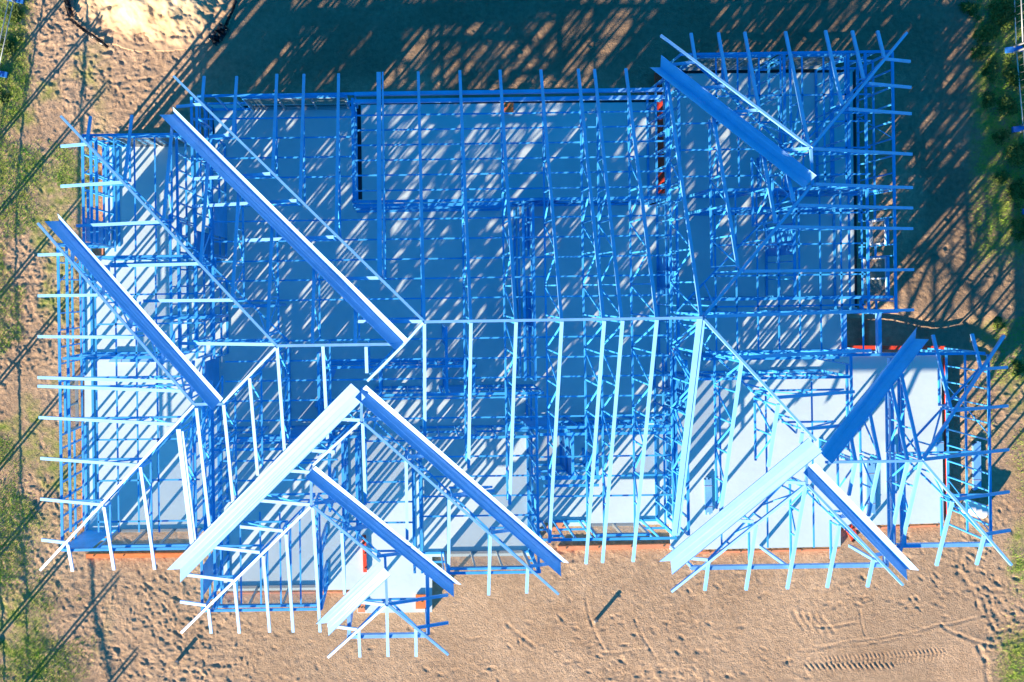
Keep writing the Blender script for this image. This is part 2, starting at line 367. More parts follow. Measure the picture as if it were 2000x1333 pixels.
TR = {
 'N1': [((397,150),(396,204)), ((462,150),(455,262)), ((541,146),(533,336)), ((593,146),(587,392)), ((663,145),(656,462)), ((740,142),(742,540)),
        ((818,141),(828,626)), ((898,139),(920,627)), ((976,138),(1007,626)), ((1056,137),(1097,625)), ((1128,136),(1180,624)), ((1162,136),(1214,624)),
        ((1222,135),(1282,622)), ((1299,150),(1371,618)), ((1390,230),(1444,522)), ((1489,300),(1515,436)), ((1537,340),(1550,395))],
 'N2': [((178,228),(168,284)), ((258,226),(244,352)), ((337,225),(320,430)), ((408,300),(392,515)), ((463,378),(455,588)), ((530,440),(523,655)), ((610,505),(612,672)), ((685,560),(700,672))],
 'N3': [((150,460),(140,510)), ((215,520),(196,575)), ((268,590),(250,640)), ((330,650),(312,712)), ((378,705),(372,782)), ((412,745),(410,788))],
 'N4': [((1350,66),(1358,119)), ((1402,65),(1421,162)), ((1453,64),(1484,218)), ((1532,63),(1581,285)), ((1611,61),(1646,206)), ((1663,61),(1688,155)), ((1714,61),(1727,113))],
 'N5': [((1818,655),(1859,798)), ((1896,653),(1918,721)), ((1757,726),(1799,897)), ((1739,752),(1773,898)), ((1699,808),(1718,898)), ((1660,852),(1671,900))],
 'W1': [((345,209),(394,204)), ((409,269),(447,264)), ((376,349),(528,340)), ((376,405),(580,392)), ((480,471),(652,463)), ((640,546),(740,543)), ((700,629),(826,628))],
 'W2': [((120,283),(172,284)), ((120,362),(242,358)), ((150,441),(316,434)), ((217,519),(388,516)), ((281,588),(456,587)), ((355,673),(538,672))],
 'W3': [((75,497),(126,497)), ((75,577),(192,577)), ((75,657),(263,660)), ((75,737),(342,746)), ((75,755),(360,764)), ((77,815),(343,830)), ((80,895),(272,910)), ((80,974),(203,987)), ((82,1055),(134,1060))],
 'W4': [((1311,127),(1358,122)), ((1369,173),(1415,168)), ((1431,220),(1478,215)), ((1529,295),(1580,290))],
 'W5': [((353,1176),(404,1183)), ((365,1123),(457,1134)), ((417,1069),(508,1080)), ((470,1027),(554,1038)), ((510,977),(607,987)), ((562,919),(606,922)), ((610,878),(655,884)), ((665,818),(704,822))],
 'W6': [((1343,1091),(1382,1093)), ((1430,1015),(1472,1020)), ((1534,940),(1573,945))],
 'WP': [((640,1222),(700,1230)), ((700,1176),(755,1182))],
 'EP': [((875,1218),(813,1226)), ((875,1163),(758,1180))],
 'EA': [((795,1075),(735,1090)), ((735,1025),(676,1036)), ((668,972),(613,988))],
 'E1': [((1777,121),(1729,115)), ((1778,172),(1696,163)), ((1779,224),(1656,212)), ((1780,302),(1586,291)), ((1781,368),(1591,360)), ((1782,408),(1558,400)), ((1782,447),(1521,443)), ((1783,527),(1452,530)), ((1784,606),(1377,618)),
        ((1700,690),(1432,696)), ((1668,765),(1512,778)), ((1655,832),(1566,838))],
 'E2': [((750,815),(710,822)), ((850,885),(795,896)), ((965,955),(880,970)), ((1028,1030),(960,1042)), ((1075,1098),(1036,1108))],
 'E5': [((1967,718),(1919,721)), ((1968,798),(1860,800)), ((1969,877),(1801,899)), ((1970,957),(1863,979)), ((1972,1036),(1925,1043))],
 'E6': [((1665,1003),(1640,1012)), ((1725,1080),(1706,1086))],
 'S1': [((142,1115),(133,1063)), ((226,1113),(201,990)), ((305,1112),(273,912)), ((381,1062),(345,838)), ((410,1028),(383,797)), ((456,985),(436,790)), ((505,928),(486,738)), ((557,880),(540,678)), ((640,862),(630,676)), ((717,728),(714,677)),
        ((830,858),(829,632)), ((914,914),(920,630)), ((996,985),(1007,629)), ((1074,1060),(1097,628)), ((1145,1101),(1180,627)), ((1180,1099),(1214,627)), ((1238,1097),(1282,625)), ((1312,1045),(1371,622)), ((1408,1000),(1449,705)), ((1500,912),(1520,790)), ((1562,866),(1569,846))],
 'S2': [((717,985),(706,826)), ((796,1053),(792,899)), ((876,1122),(877,975)), ((956,1162),(956,1043)), ((1028,1158),(1031,1108))],
 'SA': [((414,1236),(406,1188)), ((469,1236),(457,1137)), ((528,1234),(514,1085)), ((573,1234),(558,1043)), ((628,1234),(609,991)), ((675,1160),(666,1040))],
 'SP': [((701,1283),(702,1228)), ((758,1282),(756,1184)), ((812,1282),(812,1228))],
 'S5': [((1658,967),(1671,902)), ((1696,1008),(1718,901)), ((1739,1053),(1773,899)), ((1758,1077),(1799,900)), ((1828,1105),(1861,980)), ((1908,1103),(1922,1046))],
 'S6': [((1379,1153),(1383,1096)), ((1457,1152),(1477,1026)), ((1537,1150),(1574,951)), ((1615,1148),(1640,1026)), ((1694,1146),(1706,1092))],
}
WIDE = {('N1', 5), ('S1', 3), ('S1', 17)}
JACK = {'W1', 'W2', 'W3', 'W4', 'W5', 'W6', 'WP', 'EP', 'EA', 'E1', 'E2', 'E5', 'E6', 'N4', 'SP', 'N2', 'N3'}
for k, L_ in TR.items():
    for i, (a, b) in enumerate(L_):
        rafter(k, a, b, 'jack_truss' if k in JACK else 'roof_truss', wd=.16 if (k, i) in WIDE else CW,
               ext=.0)
        if (k, i) in WIDE:      # doubled trusses: a girder partner close beside
            rafter(k, (a[0]+(8 if k[0] in 'NS' else 0), a[1]), (b[0]+(8 if k[0] in 'NS' else 0), b[1]+4), 'girder_truss', wd=.06)

HIPS = [('N1',(340,150),(828,628)), ('N2',(120,228),(540,675)), ('N3',(75,437),(380,790)), ('S1',(80,1113),(380,791)), ('S1',(437,786),(540,679)), ('S1',(718,744),(784,678)), ('S1',(784,678),(827,630)),
        ('E1',(1582,365),(1374,618)), ('N4',(1290,70),(1582,289)), ('N4',(1770,65),(1584,289)), ('S1',(1592,860),(1374,624)), ('S2',(612,908),(704,824)), ('S2',(1090,1160),(709,825)),
        ('SA',(355,1235),(607,989)), ('SA',(742,1096),(611,988)), ('SP',(641,1283),(754,1182)), ('SP',(875,1278),(758,1181)), ('S6',(1311,1155),(1573,947)), ('S6',(1762,1142),(1576,947)),
        ('N5',(1960,656),(1801,898)), ('S5',(1974,1103),(1801,901))]
for k, a, b in HIPS:
    A, B = P[k].on(*a), P[k].on(*b); A.z += .02; B.z += .02
    o = MB().bar(A, B, .085, .11).build('hip_rafter', BLUE, house)
    # the hip truss below: bottom chord and webs
    u = Vector((B.x-A.x, B.y-A.y, 0)); L = u.length; u /= L; sl_ = (B.z-A.z)/L
    s0 = max(0, (PLATE+.2-A.z)/max(sl_, .1))
    if L-s0 > 1.2:
        zb = PLATE+.055
        MB().bar(A+u*s0+Vector((0, 0, zb-A.z)), Vector((B.x, B.y, zb)), .06, .07).build('bottom_chord', BLUE_SHADED, o)
        n = max(1, int((L-s0)/1.4)); 
        for i in range(1, n+1):
            s = s0+(L-s0)*(i-.3)/n; s2 = s-(L-s0)/n*.7
            if A.z+sl_*s-zb > .3:
                MB().bar(Vector((A.x+u.x*s, A.y+u.y*s, zb+.03)), Vector((A.x+u.x*s, A.y+u.y*s, A.z+sl_*s-.06)), .05, .05).build('web', BLUE_SHADED, o)
                MB().bar(Vector((A.x+u.x*s2, A.y+u.y*s2, zb+.03)), Vector((A.x+u.x*(s-.08), A.y+u.y*(s-.08), A.z+sl_*s-.07)), .045, .045).build('web', BLUE_SHADED, o)
RIDGES = [('S1',(829,629),(1371,621)), ('S1',(540,676),(792,672)), ('S1',(380,791),(437,788)), ('S2',(706,757),(706,823)), ('SA',(608,916),(608,987)), ('SP',(752,1086),(756,1180)), ('E1',(1583,291),(1586,361)), ('S6',(1574,906),(1574,946)), ('S5',(1611,904),(1800,899))]
for k, a, b in RIDGES:
    if k in ('S1', 'S5'):
        A, B = P[k].on(*a), P[k].on(*b); A.y = B.y = (A.y+B.y)/2; A.z = B.z = (A.z+B.z)/2
    elif k == 'E1': A, B = P[k].on(*a), P[k].on(*b); A.z = B.z = (A.z+B.z)/2
    else:
        q = P[k].on(*b); A, B = at(*a, q.z), at(*b, q.z)
    MB().bar(A+Vector((0, 0, .03)), B+Vector((0, 0, .03)), .09, .07).build('ridge_beam', BLUE, house)

# valley trays: bent sheet gutters, one gentle and one steep leg, ends cut along the eaves
def tray(a, b, za, zb, wl, wr, hl, hr, name='valley_tray', cut=1, mate=TRAY):
    """a = lower (eave) end, b = upper end, photo points of the crease; wl / wr plan widths of the two legs to the left / right of a->b"""
    A, B = at(*a, za), at(*b, zb); u = Vector((B.x-A.x, B.y-A.y, 0)).normalized(); s = Vector((-u.y, u.x, 0))
    t = .012; V = []; Fc = []
    prof = [(wl+.004, hl+.04), (wl, hl), (wl*.5, hl*.5), (0, 0), (-wr*.5, hr*.5), (-wr, hr), (-wr-.004, hr+.04)]
    for (E, sg) in ((A, 1), (B, 0)):
        for layer in (0, -t):
            for off, h in prof:
                back = -abs(off)*cut*(.95 if sg else .0)
                V.append(tuple(E + s*off + u*back + Vector((0, 0, h+layer))))
    n = len(prof)
    for i in range(n-1):
        Fc.append((i, i+1, 2*n+i+1, 2*n+i)); Fc.append((n+i+1, n+i, 3*n+i, 3*n+i+1))
        Fc.append((i+1, i, n+i, n+i+1)); Fc.append((2*n+i, 2*n+i+1, 3*n+i+1, 3*n+i))
    Fc.append((0, 2*n, 3*n, n)); Fc.append((n-1, 2*n-1, 4*n-1, 3*n-1))
    return mesh_obj(name, V, Fc, mate, house)
def zr(k, p, d=.10): return P[k].on(*p).z + d
DG = dict(wl=.19, wr=.36, hl=.20, hr=.085)      # running from upper left to lower right, eave at the upper left
TRAYS = [
 ((340,224),(789,669),'W1','W1',dict(wl=.17, wr=.37, hl=.21, hr=.08)),
 ((116,432),(430,785),'N3','N3',dict(wl=.19, wr=.36, hl=.20, hr=.08)),
 ((1290,132),(1580,357),'N1','N1',dict(wl=.30, wr=.30, hl=.09, hr=.09)),
 ((1095,1098),(708,760),'S1','S1',dict(wl=.36, wr=.19, hl=.08, hr=.20)),
 ((352,1112),(700,762),'S1','S1',dict(wl=.33, wr=.33, hl=.10, hr=.10)),
 ((886,1140),(610,917),'S2','S2',dict(wl=.33, wr=.20, hl=.08, hr=.20)),
 ((640,1217),(750,1110),'SA','SA',dict(wl=.31, wr=.31, hl=.10, hr=.10)),
 ((1310,1096),(1590,868),'S1','S1',dict(wl=.33, wr=.33, hl=.10, hr=.10)),
 ((1770,1112),(1578,912),'S5','S5',dict(wl=.28, wr=.24, hl=.08, hr=.20)),
 ((1788,662),(1610,893),'N5','N5',dict(wl=.30, wr=.30, hl=.09, hr=.09)),
]
for a, b, ka, kb, d in TRAYS:
    za = ZE+.12
    zb = {'W1': zr('W1', b), 'N3': zr('N3', b), 'N1': zr('N1', b), 'S1': zr('S1', b), 'S2': zr('S2', b), 'SA': zr('SA', b), 'S5': zr('S5', b), 'N5': zr('N5', b)}[kb]
    tray(a, b, za, zb, **d)

# ceiling battens under the bottom chords
def battens(x0, x1, y0, y1, step, along='x', z=2.685):
    v = y0 if along == 'x' else x0
    end = y1 if along == 'x' else x1
    while v <= end+1:
        sk = random.uniform(-1.2, 1.2)
        if along == 'x': a, b = at(x0, v, z), at(x1, v-(x1-x0)*.0145+sk*.3, z); a.y = b.y
        else: a, b = at(v, y0, z), at(v+(y1-y0)*.0145, y1, z); a.x = b.x
        MB().bar(a, b, .058, .03).build('ceiling_batten', BLUE_SHADED, house); v += step
battens(694, 1300, 226, 372, 29.4); battens(392, 688, 233, 385, 38.8); battens(418, 1312, 434, 620, 38.8); battens(440, 1312, 668, 830, 38.8)
battens(1056, 1322, 893, 1000, 38.6); battens(822, 1048, 893, 1010, 38.8)
battens(185, 330, 505, 1040, 39.5, 'y'); battens(222, 340, 268, 492, 40, 'y'); battens(1398, 1670, 112, 365, 42, 'y'); battens(1395, 1690, 372, 690, 41, 'y')
battens(436, 660, 862, 1000, 39); battens(430, 660, 1000, 1180, 38.8, 'y'); battens(1405, 1660, 745, 1070, 90, 'y')
battens(712, 806, 862, 1050, 40); battens(1316, 1700, 190, 350, 52); battens(1390, 1690, 420, 600, 60); battens(190, 400, 520, 690, 57); battens(190, 390, 860, 1020, 80)

# walls: plates and noggings are the frame, each stud a child
STUD = None
def stud_mesh(h):
    m = MB(); m.bar((0, 0, 0), (0, 0, h), .045, .09, side=(1, 0, 0)); me = bpy.data.meshes.new('stud'); me.from_pydata(m.V, [], m.F); me.materials.append(BLUE_SHADED); return me
STUDS = {}
def wall(p0, p1, gaps=(), nog=True, step=.6, studs=True, z0=0.0, beam=False, dp=.05):
    a, b = at(*p0, PLATE), at(*p1, PLATE)
    if abs(b.x-a.x) > abs(b.y-a.y): m = (a.y+b.y)/2; a.y = b.y = m
    else: m = (a.x+b.x)/2; a.x = b.x = m
    u = Vector((b.x-a.x, b.y-a.y, 0)); L = u.length; u /= L
    g = MB(); jz = random.uniform(-.004, .004)
    if beam:
        g.chan(a+Vector((0, 0, -.11)), b+Vector((0, 0, -.11)), .13, .2, .012, 1)
        o = g.build('eave_beam', BLUE, house)
    else:
        g.bar(a+Vector((0, 0, -dp/2-.004+jz)), b+Vector((0, 0, -dp/2-.004+jz)), .095, dp)
        o = g.build('wall_frame', BLUE_SHADED, house)
        def piece(nm, s, e, zz, wd_, dp_): MB().bar(Vector((a.x, a.y, zz))+u*s, Vector((a.x, a.y, zz))+u*e, wd_, dp_).build(nm, BLUE_SHADED, o)
        lo = [0.0]; 
        for s, e, *_ in gaps: lo += [s*L, e*L]
        lo.append(L)
        for s, e in zip(lo[::2], lo[1::2]):
            if e-s > .1:
                piece('bottom_plate', s, e, z0+.022+jz, .09, .04)
                if nog: piece('nogging', s, e, 1.25+jz, .075, .04)
        for gp in gaps:
            s, e = gp[0]*L, gp[1]*L
            head = gp[2] if len(gp) > 2 else 2.15
            piece('lintel', s, e, head+.05, .08, .09)
    if studs and not beam:
        h = PLATE-z0-.06
        if z0 not in STUDS: STUDS[z0] = stud_mesh(h)
        n = int(L/step); ss = [i*L/max(n, 1) for i in range(n+1)]
        for gp in gaps: ss += [gp[0]*L-.03, gp[1]*L+.03]
        for s in ss:
            if any(gp[0]*L+.02 < s < gp[1]*L-.02 for gp in gaps): continue
            t = bpy.data.objects.new('stud', STUDS[z0]); COL.objects.link(t); t.parent = o
            t.location = Vector((a.x, a.y, z0+.01))+u*s; t.rotation_euler = (0, 0, math.atan2(u.y, u.x))
    return a, b, u, L
def brace(p0, p1, f0, f1):
    a, b = at(*p0, PLATE), at(*p1, PLATE)
    q0 = a.lerp(b, f0); q1 = a.lerp(b, f1); q0.z = .05; q1.z = 2.6
    MB().bar(q0, q1, .03, .03).build('wall_brace', BLUE_SHADED, house)
def window(p0, p1, f0, f1, z0, z1, panes=2, name='window', frame=None):
    """a glazed unit standing in a wall opening, between fractions f0 and f1 of the wall"""
    a, b = at(*p0, PLATE), at(*p1, PLATE)
    if abs(b.x-a.x) > abs(b.y-a.y): m = (a.y+b.y)/2; a.y = b.y = m
    else: m = (a.x+b.x)/2; a.x = b.x = m
    A = a.lerp(b, f0); B = a.lerp(b, f1); u = (B-A).normalized(); g = MB(); L = (B-A).length
    q = lambda s, z: Vector((A.x+u.x*s, A.y+u.y*s, z))
    sd = (-u.y, u.x, 0)
    g.bar(q(0, z0+.03), q(L, z0+.03), .11, .06); g.bar(q(0, z1-.03), q(L, z1-.03), .11, .06)
    for i in range(panes+1):
        s = .03+(L-.06)*i/panes; g.bar(q(s, z0+.06), q(s, z1-.06), .06, .11, side=tuple(u))
    o = g.build(name, frame or GREYF, house)
    for i in range(panes):
        s0 = .06+(L-.06)*i/panes; s1 = (L-.06)*(i+1)/panes
        MB().bar(q(s0, (z0+z1)/2), q(s1, (z0+z1)/2), .012, z1-z0-.12).build('glass_pane', GLASS, o)
    return o
# outer walls
w_ = wall
w_((385,188),(692,183), [(.28,.94,2.2)]); window((385,188),(692,183), .28,.94, .0, 2.2, 3)
w_((692,183),(1297,175), beam=True); w_((692,197),(1297,190), beam=True)
w_((1330,106),(1745,101), [(.1,.45,2.2),(.55,.8,2.2)]); window((1330,106),(1745,101), .1,.45, .3,2.15, 3); window((1330,106),(1745,101), .55,.8, .3,2.15, 2)
w_((1742,102),(1752,607), [(.64,.74,2.1),(.79,.96,2.1)]); window((1742,102),(1752,607), .64,.74, .9,2.1,1, frame=WHITEP); window((1742,102),(1752,607), .79,.96, .3,2.1,2, frame=WHITEP)
w_((1300,150),(1306,392)); w_((1322,135),(1332,392)); w_((1380,616),(1755,608), [(.2,.4,2.1)])
w_((1380,704),(1640,697)); w_((1640,693),(1925,692), [(.15,.75,2.3)]); w_((1365,742),(1665,736))
w_((1929,694),(1938,1060), nog=True)
w_((1752,1069),(1938,1063), beam=True); w_((1350,1111),(1732,1105), beam=True); w_((1732,1060),(1733,1108), beam=True)
w_((1338,705),(1348,1046)); w_((1318,392),(1330,700)); w_((1312,700),(1325,1046))
w_((1060,1056),(1322,1051), [(.08,.16,2.1),(.42,.82,2.1)]); window((1060,1056),(1322,1051), .42,.82, .6,2.1, 2)
w_((830,1121),(1056,1118), [(.2,.93,2.1)]); window((830,1121),(1056,1118), .2,.93, .0,2.1, 3)
w_((1046,772),(1054,1118)); w_((395,1194),(628,1190), [(.08,.95,2.2)]); window((395,1194),(628,1190), .08,.95, .0,2.2, 3)
w_((392,1075),(396,1194)); w_((626,1060),(628,1190), [(.2,.6,2.1)])
w_((120,1076),(385,1071), [(.26,.92,2.2)]); window((120,1076),(385,1071), .26,.92, .0,2.2, 3)
w_((113,480),(121,1076), [(.45,.62,2.1)]); window((113,480),(121,1076), .45,.62, .9,2.1, 2); w_((110,478),(178,476)); w_((130,482),(137,1040), studs=False)
w_((160,266),(164,476), [(.5,.8,2.1)]); w_((160,265),(350,262), [(.3,.95,2.2)]); window((160,265),(350,262), .3,.95, .0,2.2, 2)
w_((176,268),(180,476)); w_((187,268),(190,476), studs=False)
w_((383,190),(386,345))
# inner walls
w_((688,192),(691,390)); w_((688,394),(1300,386)); w_((690,402),(1000,398), studs=False)
w_((1040,396),(1047,744), [(.3,.42)]); w_((1022,398),(1026,744), studs=False)
w_((730,773),(1062,768), [(.3,.4)]); w_((745,718),(930,715)); w_((925,715),(926,770)); w_((742,716),(743,775))
w_((372,190),(377,345)); w_((410,262),(420,700), [(.55,.65)]); w_((378,345),(386,700)); w_((345,265),(350,690), [(.4,.5)]); w_((330,420),(337,700))
w_((182,503),(405,500)); w_((215,517),(400,513), studs=False); w_((122,702),(335,697), [(.55,.8)]); w_((300,622),(420,620)); w_((395,700),(404,1050), [(.7,.82)])
w_((420,858),(705,853), [(.3,.42)]); w_((405,880),(640,876)); w_((396,795),(402,1050)); w_((378,800),(382,1030)); w_((415,800),(420,1190), [(.55,.65)])
w_((664,858),(676,1060)); w_((690,860),(704,1060)); w_((640,858),(646,1000), [(.2,.6)]); w_((805,905),(812,1120)); w_((820,900),(826,1120)); w_((822,858),(1045,852), [(.4,.5)])
w_((1000,838),(1325,831), [(.4,.5)]); w_((1055,850),(1320,845)); w_((1060,936),(1172,934)); w_((1062,950),(1170,948), studs=False); w_((1118,845),(1120,936)); w_((1165,845),(1168,936), [(.3,.6)])
w_((1385,372),(1745,366), [(.3,.4)]); w_((1380,409),(1690,404)); w_((1390,586),(1745,580), [(.4,.5)])
w_((1530,105),(1537,368), [(.3,.7)]); w_((1548,372),(1556,580)); w_((1655,105),(1662,370)); w_((1690,104),(1698,608), studs=False);
w_((1660,694),(1668,900), [(.1,.9,2.3)]); w_((1762,730),(1768,1064), beam=True); w_((1742,700),(1746,1064), beam=True)
w_((620,690),(625,855), [(.3,.5)]); w_((630,720),(745,716)); w_((545,690),(552,855)); w_((455,600),(540,597)); w_((870,640),(875,770), [(.3,.6)])
for q in [((160,266),(164,476),.1,.35), ((113,480),(121,1076),.02,.12), ((1929,694),(1938,1060),.2,.42), ((1929,694),(1938,1060),.75,.95), ((1742,102),(1752,607),.2,.33), ((1046,772),(1054,1118),.3,.5), ((395,700),(404,1050),.2,.4), ((1338,705),(1348,1046),.3,.55)]: brace(*q)
def panel(p0, p1, f0, f1, z0=.05, z1=2.62):      # flat sheet on the studs: bracing read from shadow bands, the rest added for shade
    a, b = at(*p0, PLATE), at(*p1, PLATE)
    if abs(b.x-a.x) > abs(b.y-a.y): m = (a.y+b.y)/2; a.y = b.y = m; off = Vector((0, .052, 0))
    else: m = (a.x+b.x)/2; a.x = b.x = m; off = Vector((.052, 0, 0))
    A = a.lerp(b, f0)+off; B = a.lerp(b, f1)+off; A.z = B.z = (z0+z1)/2
    MB().bar(A, B, .012, z1-z0).build('bracing_shade_sheet', BLUE_SHADED, house)
for q in [((120,1076),(385,1071),.01,.22), ((160,266),(164,476),.76,.98), ((392,1075),(396,1194),.25,.75), ((1046,772),(1054,1118),.62,.74), ((395,700),(404,1050),.02,.2), ((378,345),(386,700),.3,.5),
          ((1338,705),(1348,1046),.12,.3), ((820,900),(826,1120),.3,.55), ((1040,396),(1047,744),.02,.25), ((1318,392),(1330,700),.35,.6), ((730,773),(1062,768),.45,.62), ((420,858),(705,853),.5,.7),
          ((1000,838),(1325,831),.1,.3), ((1040,396),(1047,744),.5,.75), ((1548,372),(1556,580),.3,.6), ((688,394),(1300,386),.55,.68), ((410,262),(420,700),.3,.45), ((1118,845),(1120,936),0,1), ((160,265),(350,262),.44,.72), ((1380,409),(1690,404),.5,.7)]: panel(*q)
def strip(p0, p1, wd):                          # flat black strip standing in for the shaded gap along wall feet
    a, b = at(*p0, .006), at(*p1, .006); MB().bar(a, b, wd, .01).build('gap_shade_strip', BLACKP, house)
strip((697,206),(700,390), .30); strip((694,404),(1294,397), .14); strip((704,203),(1280,198), .07); strip((470,211),(688,208), .16); strip((1320,141),(1660,139), .12); strip((1668,140),(1672,600), .10); strip((412,210),(416,262), .12)
# lone posts of the open porch and the side walk
def post(p, h=2.62, wd=.10):
    q = at(*p, PLATE); MB().bar((q.x, q.y, 0), (q.x, q.y, h), wd, wd).build('porch_post', BLUE, house)
for p in [(680,1245),(836,1240),(1718,612),(1650,612),(1718,690),(1352,1108),(1728,1106),(1540,1108)]: post(p)
w_((680,1246),(836,1241), beam=True); w_((681,1192),(682,1244), beam=True); w_((835,1120),(836,1240), beam=True); w_((1718,612),(1720,690), beam=True); w_((1650,612),(1652,690), beam=True)

# ------------------------------------------------------------------ loose things on the site
def board(a, b, wd, ht, z, m, label, name='formwork_board', group=None, cat='board'):
    A, B = at(*a, z+ht), at(*b, z+ht); A.z = B.z = z+ht/2
    u = (B-A).normalized(); root = empty(name, (A+B)/2)
    g = MB(); g.bar(A-root.location, B-root.location, wd, ht); o = g.build('plank', m, root)
    L = (B-A).length; k = MB(); s = Vector((-u.y, u.x, 0))
    n = max(2, int(L/1.2))
    for i in range(n+1):
        q = A+(B-A)*((i+.25)/(n+.5))-root.location + Vector((0, 0, ht/2))
        st = MB().bar(q+Vector((0, 0, -ht-.2)), q+Vector((0, 0, .03)), .05, .03).build('stake', WOOD, root)
    return tag(root, label, cat, group)
board((168,1087),(372,1085), .16,.14,-.16, ORANGE, 'long orange formwork board on the soil below the lower left windows')
board((1090,1072),(1312,1067), .16,.14,-.16, SALMON, 'salmon formwork board on the soil below the middle front window')
board((1312,1081),(1640,1074), .08,.13,-.12, SALMON, 'pale salmon edge board along the front of the garage slab')
board((1650,1034),(1843,1027), .08,.13,-.12, SALMON, 'salmon edge board along the right end of the garage front')
board((1848,700),(1853,1018), .06,.16,-.13, RED, 'dark red edge board along the right side of the garage slab')
board((1648,679),(1846,680), .14,.14,-.02, RED, 'red board lying along the back wall of the garage')
board((1649,622),(1651,686), .12,.10,-.06, ORANGE, 'short rusty orange board beside the dark pit at the garage corner')
board((1286,142),(1292,378), .27,.10,.02, RED, 'red orange board on the slab between patio and upper right wing')
board((160,505),(160,1040), .06,.12,-.12, SALMON, 'faded pink edge board along the left wall of the slab')
board((200,290),(200,498), .06,.12,-.12, SALMON, 'faded pink edge board beside the upper left room')
board((428,1160),(690,1157), .06,.12,-.12, SALMON, 'pink edge board under the windows of the small front wing')
board((711,1046),(713,1118), .14,.07,.02, RED, 'dark red board on the slab beside the porch')
board((812,1176),(836,1176), .55,.07,.02, ORANGE, 'square orange panel at the right corner of the porch slab', name='orange_panel', cat='panel')
board((699,1188),(713,1188), .34,.07,.02, SALMON, 'small orange panel at the left corner of the porch slab', name='orange_panel', cat='panel')
board((1657,1028),(1672,1056), .30,.07,-.05, RED, 'dark red panel leaning by the right end of the garage door', name='red_panel', cat='panel')
board((1061,1030),(1103,1029), .30,.07,.02, SALMON, 'salmon panel lying under the left of the middle front window', name='orange_panel', cat='panel')
board((985,210),(1003,210), .36,.10,.02, ORANGE, 'small orange red box panel at the back edge of the patio', name='orange_panel', cat='panel')

def bundle(p0, p1, wd, z, label):            # strapped lengths of blue channel
    A, B = at(*p0, z), at(*p1, z); root = empty('steel_bundle', (A+B)/2); u = (B-A).normalized(); s = Vector((-u.y, u.x, 0))
    k = 4
    for i in range(k):
        off = s*((i-(k-1)/2)*wd/k); dl = u*random.uniform(-.08, .08)
        MB().chan(A+off+dl-root.location+Vector((0, 0, .06)), B+off+dl-root.location+Vector((0, 0, .06)), wd/k*.97, .11, .01, 1).build('channel', BLUE, root)
    for f in (.2, .8):
        q = A.lerp(B, f)-root.location+Vector((0, 0, .06)); MB().bar(q-s*(wd/2+.01), q+s*(wd/2+.01), .03, .125).build('strap', GALV, root)
    tag(root, label, 'steel bundle', 'bundles of blue steel channel')
bundle((1698,905),(1699,1003), .32, .0, 'bundle of blue steel channel on the garage slab beside the steep blue tray')
bundle((1738,865),(1740,960), .36, .0, 'bundle of blue steel channel on the garage slab between two beams')
bundle((1833,858),(1833,892), .28, .0, 'short bundle of blue channel at the right edge of the garage slab')
bundle((1905,865),(1906,955), .30, gz(*at(1905,910,GZ).xy), 'bundle of blue steel channel lying on the soil right of the garage')
bundle((1381,935),(1383,1003), .28, .0, 'bundle of blue steel channel on the slab at the left of the garage')
bundle((215,700),(330,700), .3, .0, 'bundle of blue steel channel across the left room floor')
bundle((620,800),(650,720), .3, .0, 'slanted bundle of blue steel channel near the middle of the house')

# white drum lying right of the garage
dr = empty('plastic_drum', gat(1896, 992)); A = Vector((-.38, .10, .27)); B = Vector((.38, -.10, .27))
pr = [(0, .24), (.02, .27), (.1, .28), (.32, .27), (.35, .285), (.38, .27), (.62, .27), (.65, .285), (.68, .27), (.9, .28), (.98, .27), (1, .24)]
MB().tube([A.lerp(B, f) for f, r in pr], [r for f, r in pr], 20).build('drum_body', WHITEP, dr, True)
MB().tube([A.lerp(B, 1.0), A.lerp(B, 1.03)], .2, 6).build('drum_lid', BLUEP, dr)
tag(dr, 'white plastic drum with blue lid lying right of the garage', 'drum')

# survey pegs
def peg(px, py, h, label):
    q = gat(px, py, -.05); root = empty('survey_peg', q)
    MB().tube([(0, 0, 0), (0, 0, h)], .075, 12).build('shaft', GALV, root, True)
    MB().tube([(0, 0, h-.02), (0, 0, h+.03)], .085, 12).build('cap', WOOD, root)
    tag(root, label, 'peg')
peg(1163, 1212, .42, 'short capped pipe standing in the soil in front of the house')
peg(346, 1292, .36, 'short pipe standing in the soil at the lower left')

# sand heap
def sand():
    n = 150; xs = np.linspace(100, 500, n); ys = np.linspace(-160, 150, n); V = []
    X0, Y0 = np.meshgrid(xs, ys)
    w0 = [at(float(x), float(y), GZ) for x, y in zip(X0.ravel(), Y0.ravel())]
    X = np.array([q.x for q in w0]).reshape(n, n); Y = np.array([q.y for q in w0]).reshape(n, n)
    rx = (X0-305)/155; ry = (Y0+40)/140
    rr = np.sqrt(np.abs(rx)**2.6 + np.abs(ry)**2.6) + .10*fbm(X, Y, .8, 31, 3)
    h = .95*sst(1.02, .15, rr)**1.25
    h += (.10*fbm(X, Y, 1.6, 33, 2, .55) + .10*fbm(X, Y, 4.5, 35, 4, .6) - .45*np.clip(fbm(X, Y, 1.3, 39, 2)-.2, 0, 1))*sst(1.05, .8, rr)
    h = np.where(rr > 1.04, -.25, h)
    V = np.stack([X.ravel(), Y.ravel(), (h+GZ-.01).ravel()], 1); ix = np.arange(n*n).reshape(n, n)
    q = np.stack([ix[:-1, :-1].ravel(), ix[1:, :-1].ravel(), ix[1:, 1:].ravel(), ix[:-1, 1:].ravel()], 1)
    return big_mesh('sand_heap', V, q, SANDM)
tag(sand(), 'bright heap of pale sand with crumbly surface behind the house', 'sand heap')
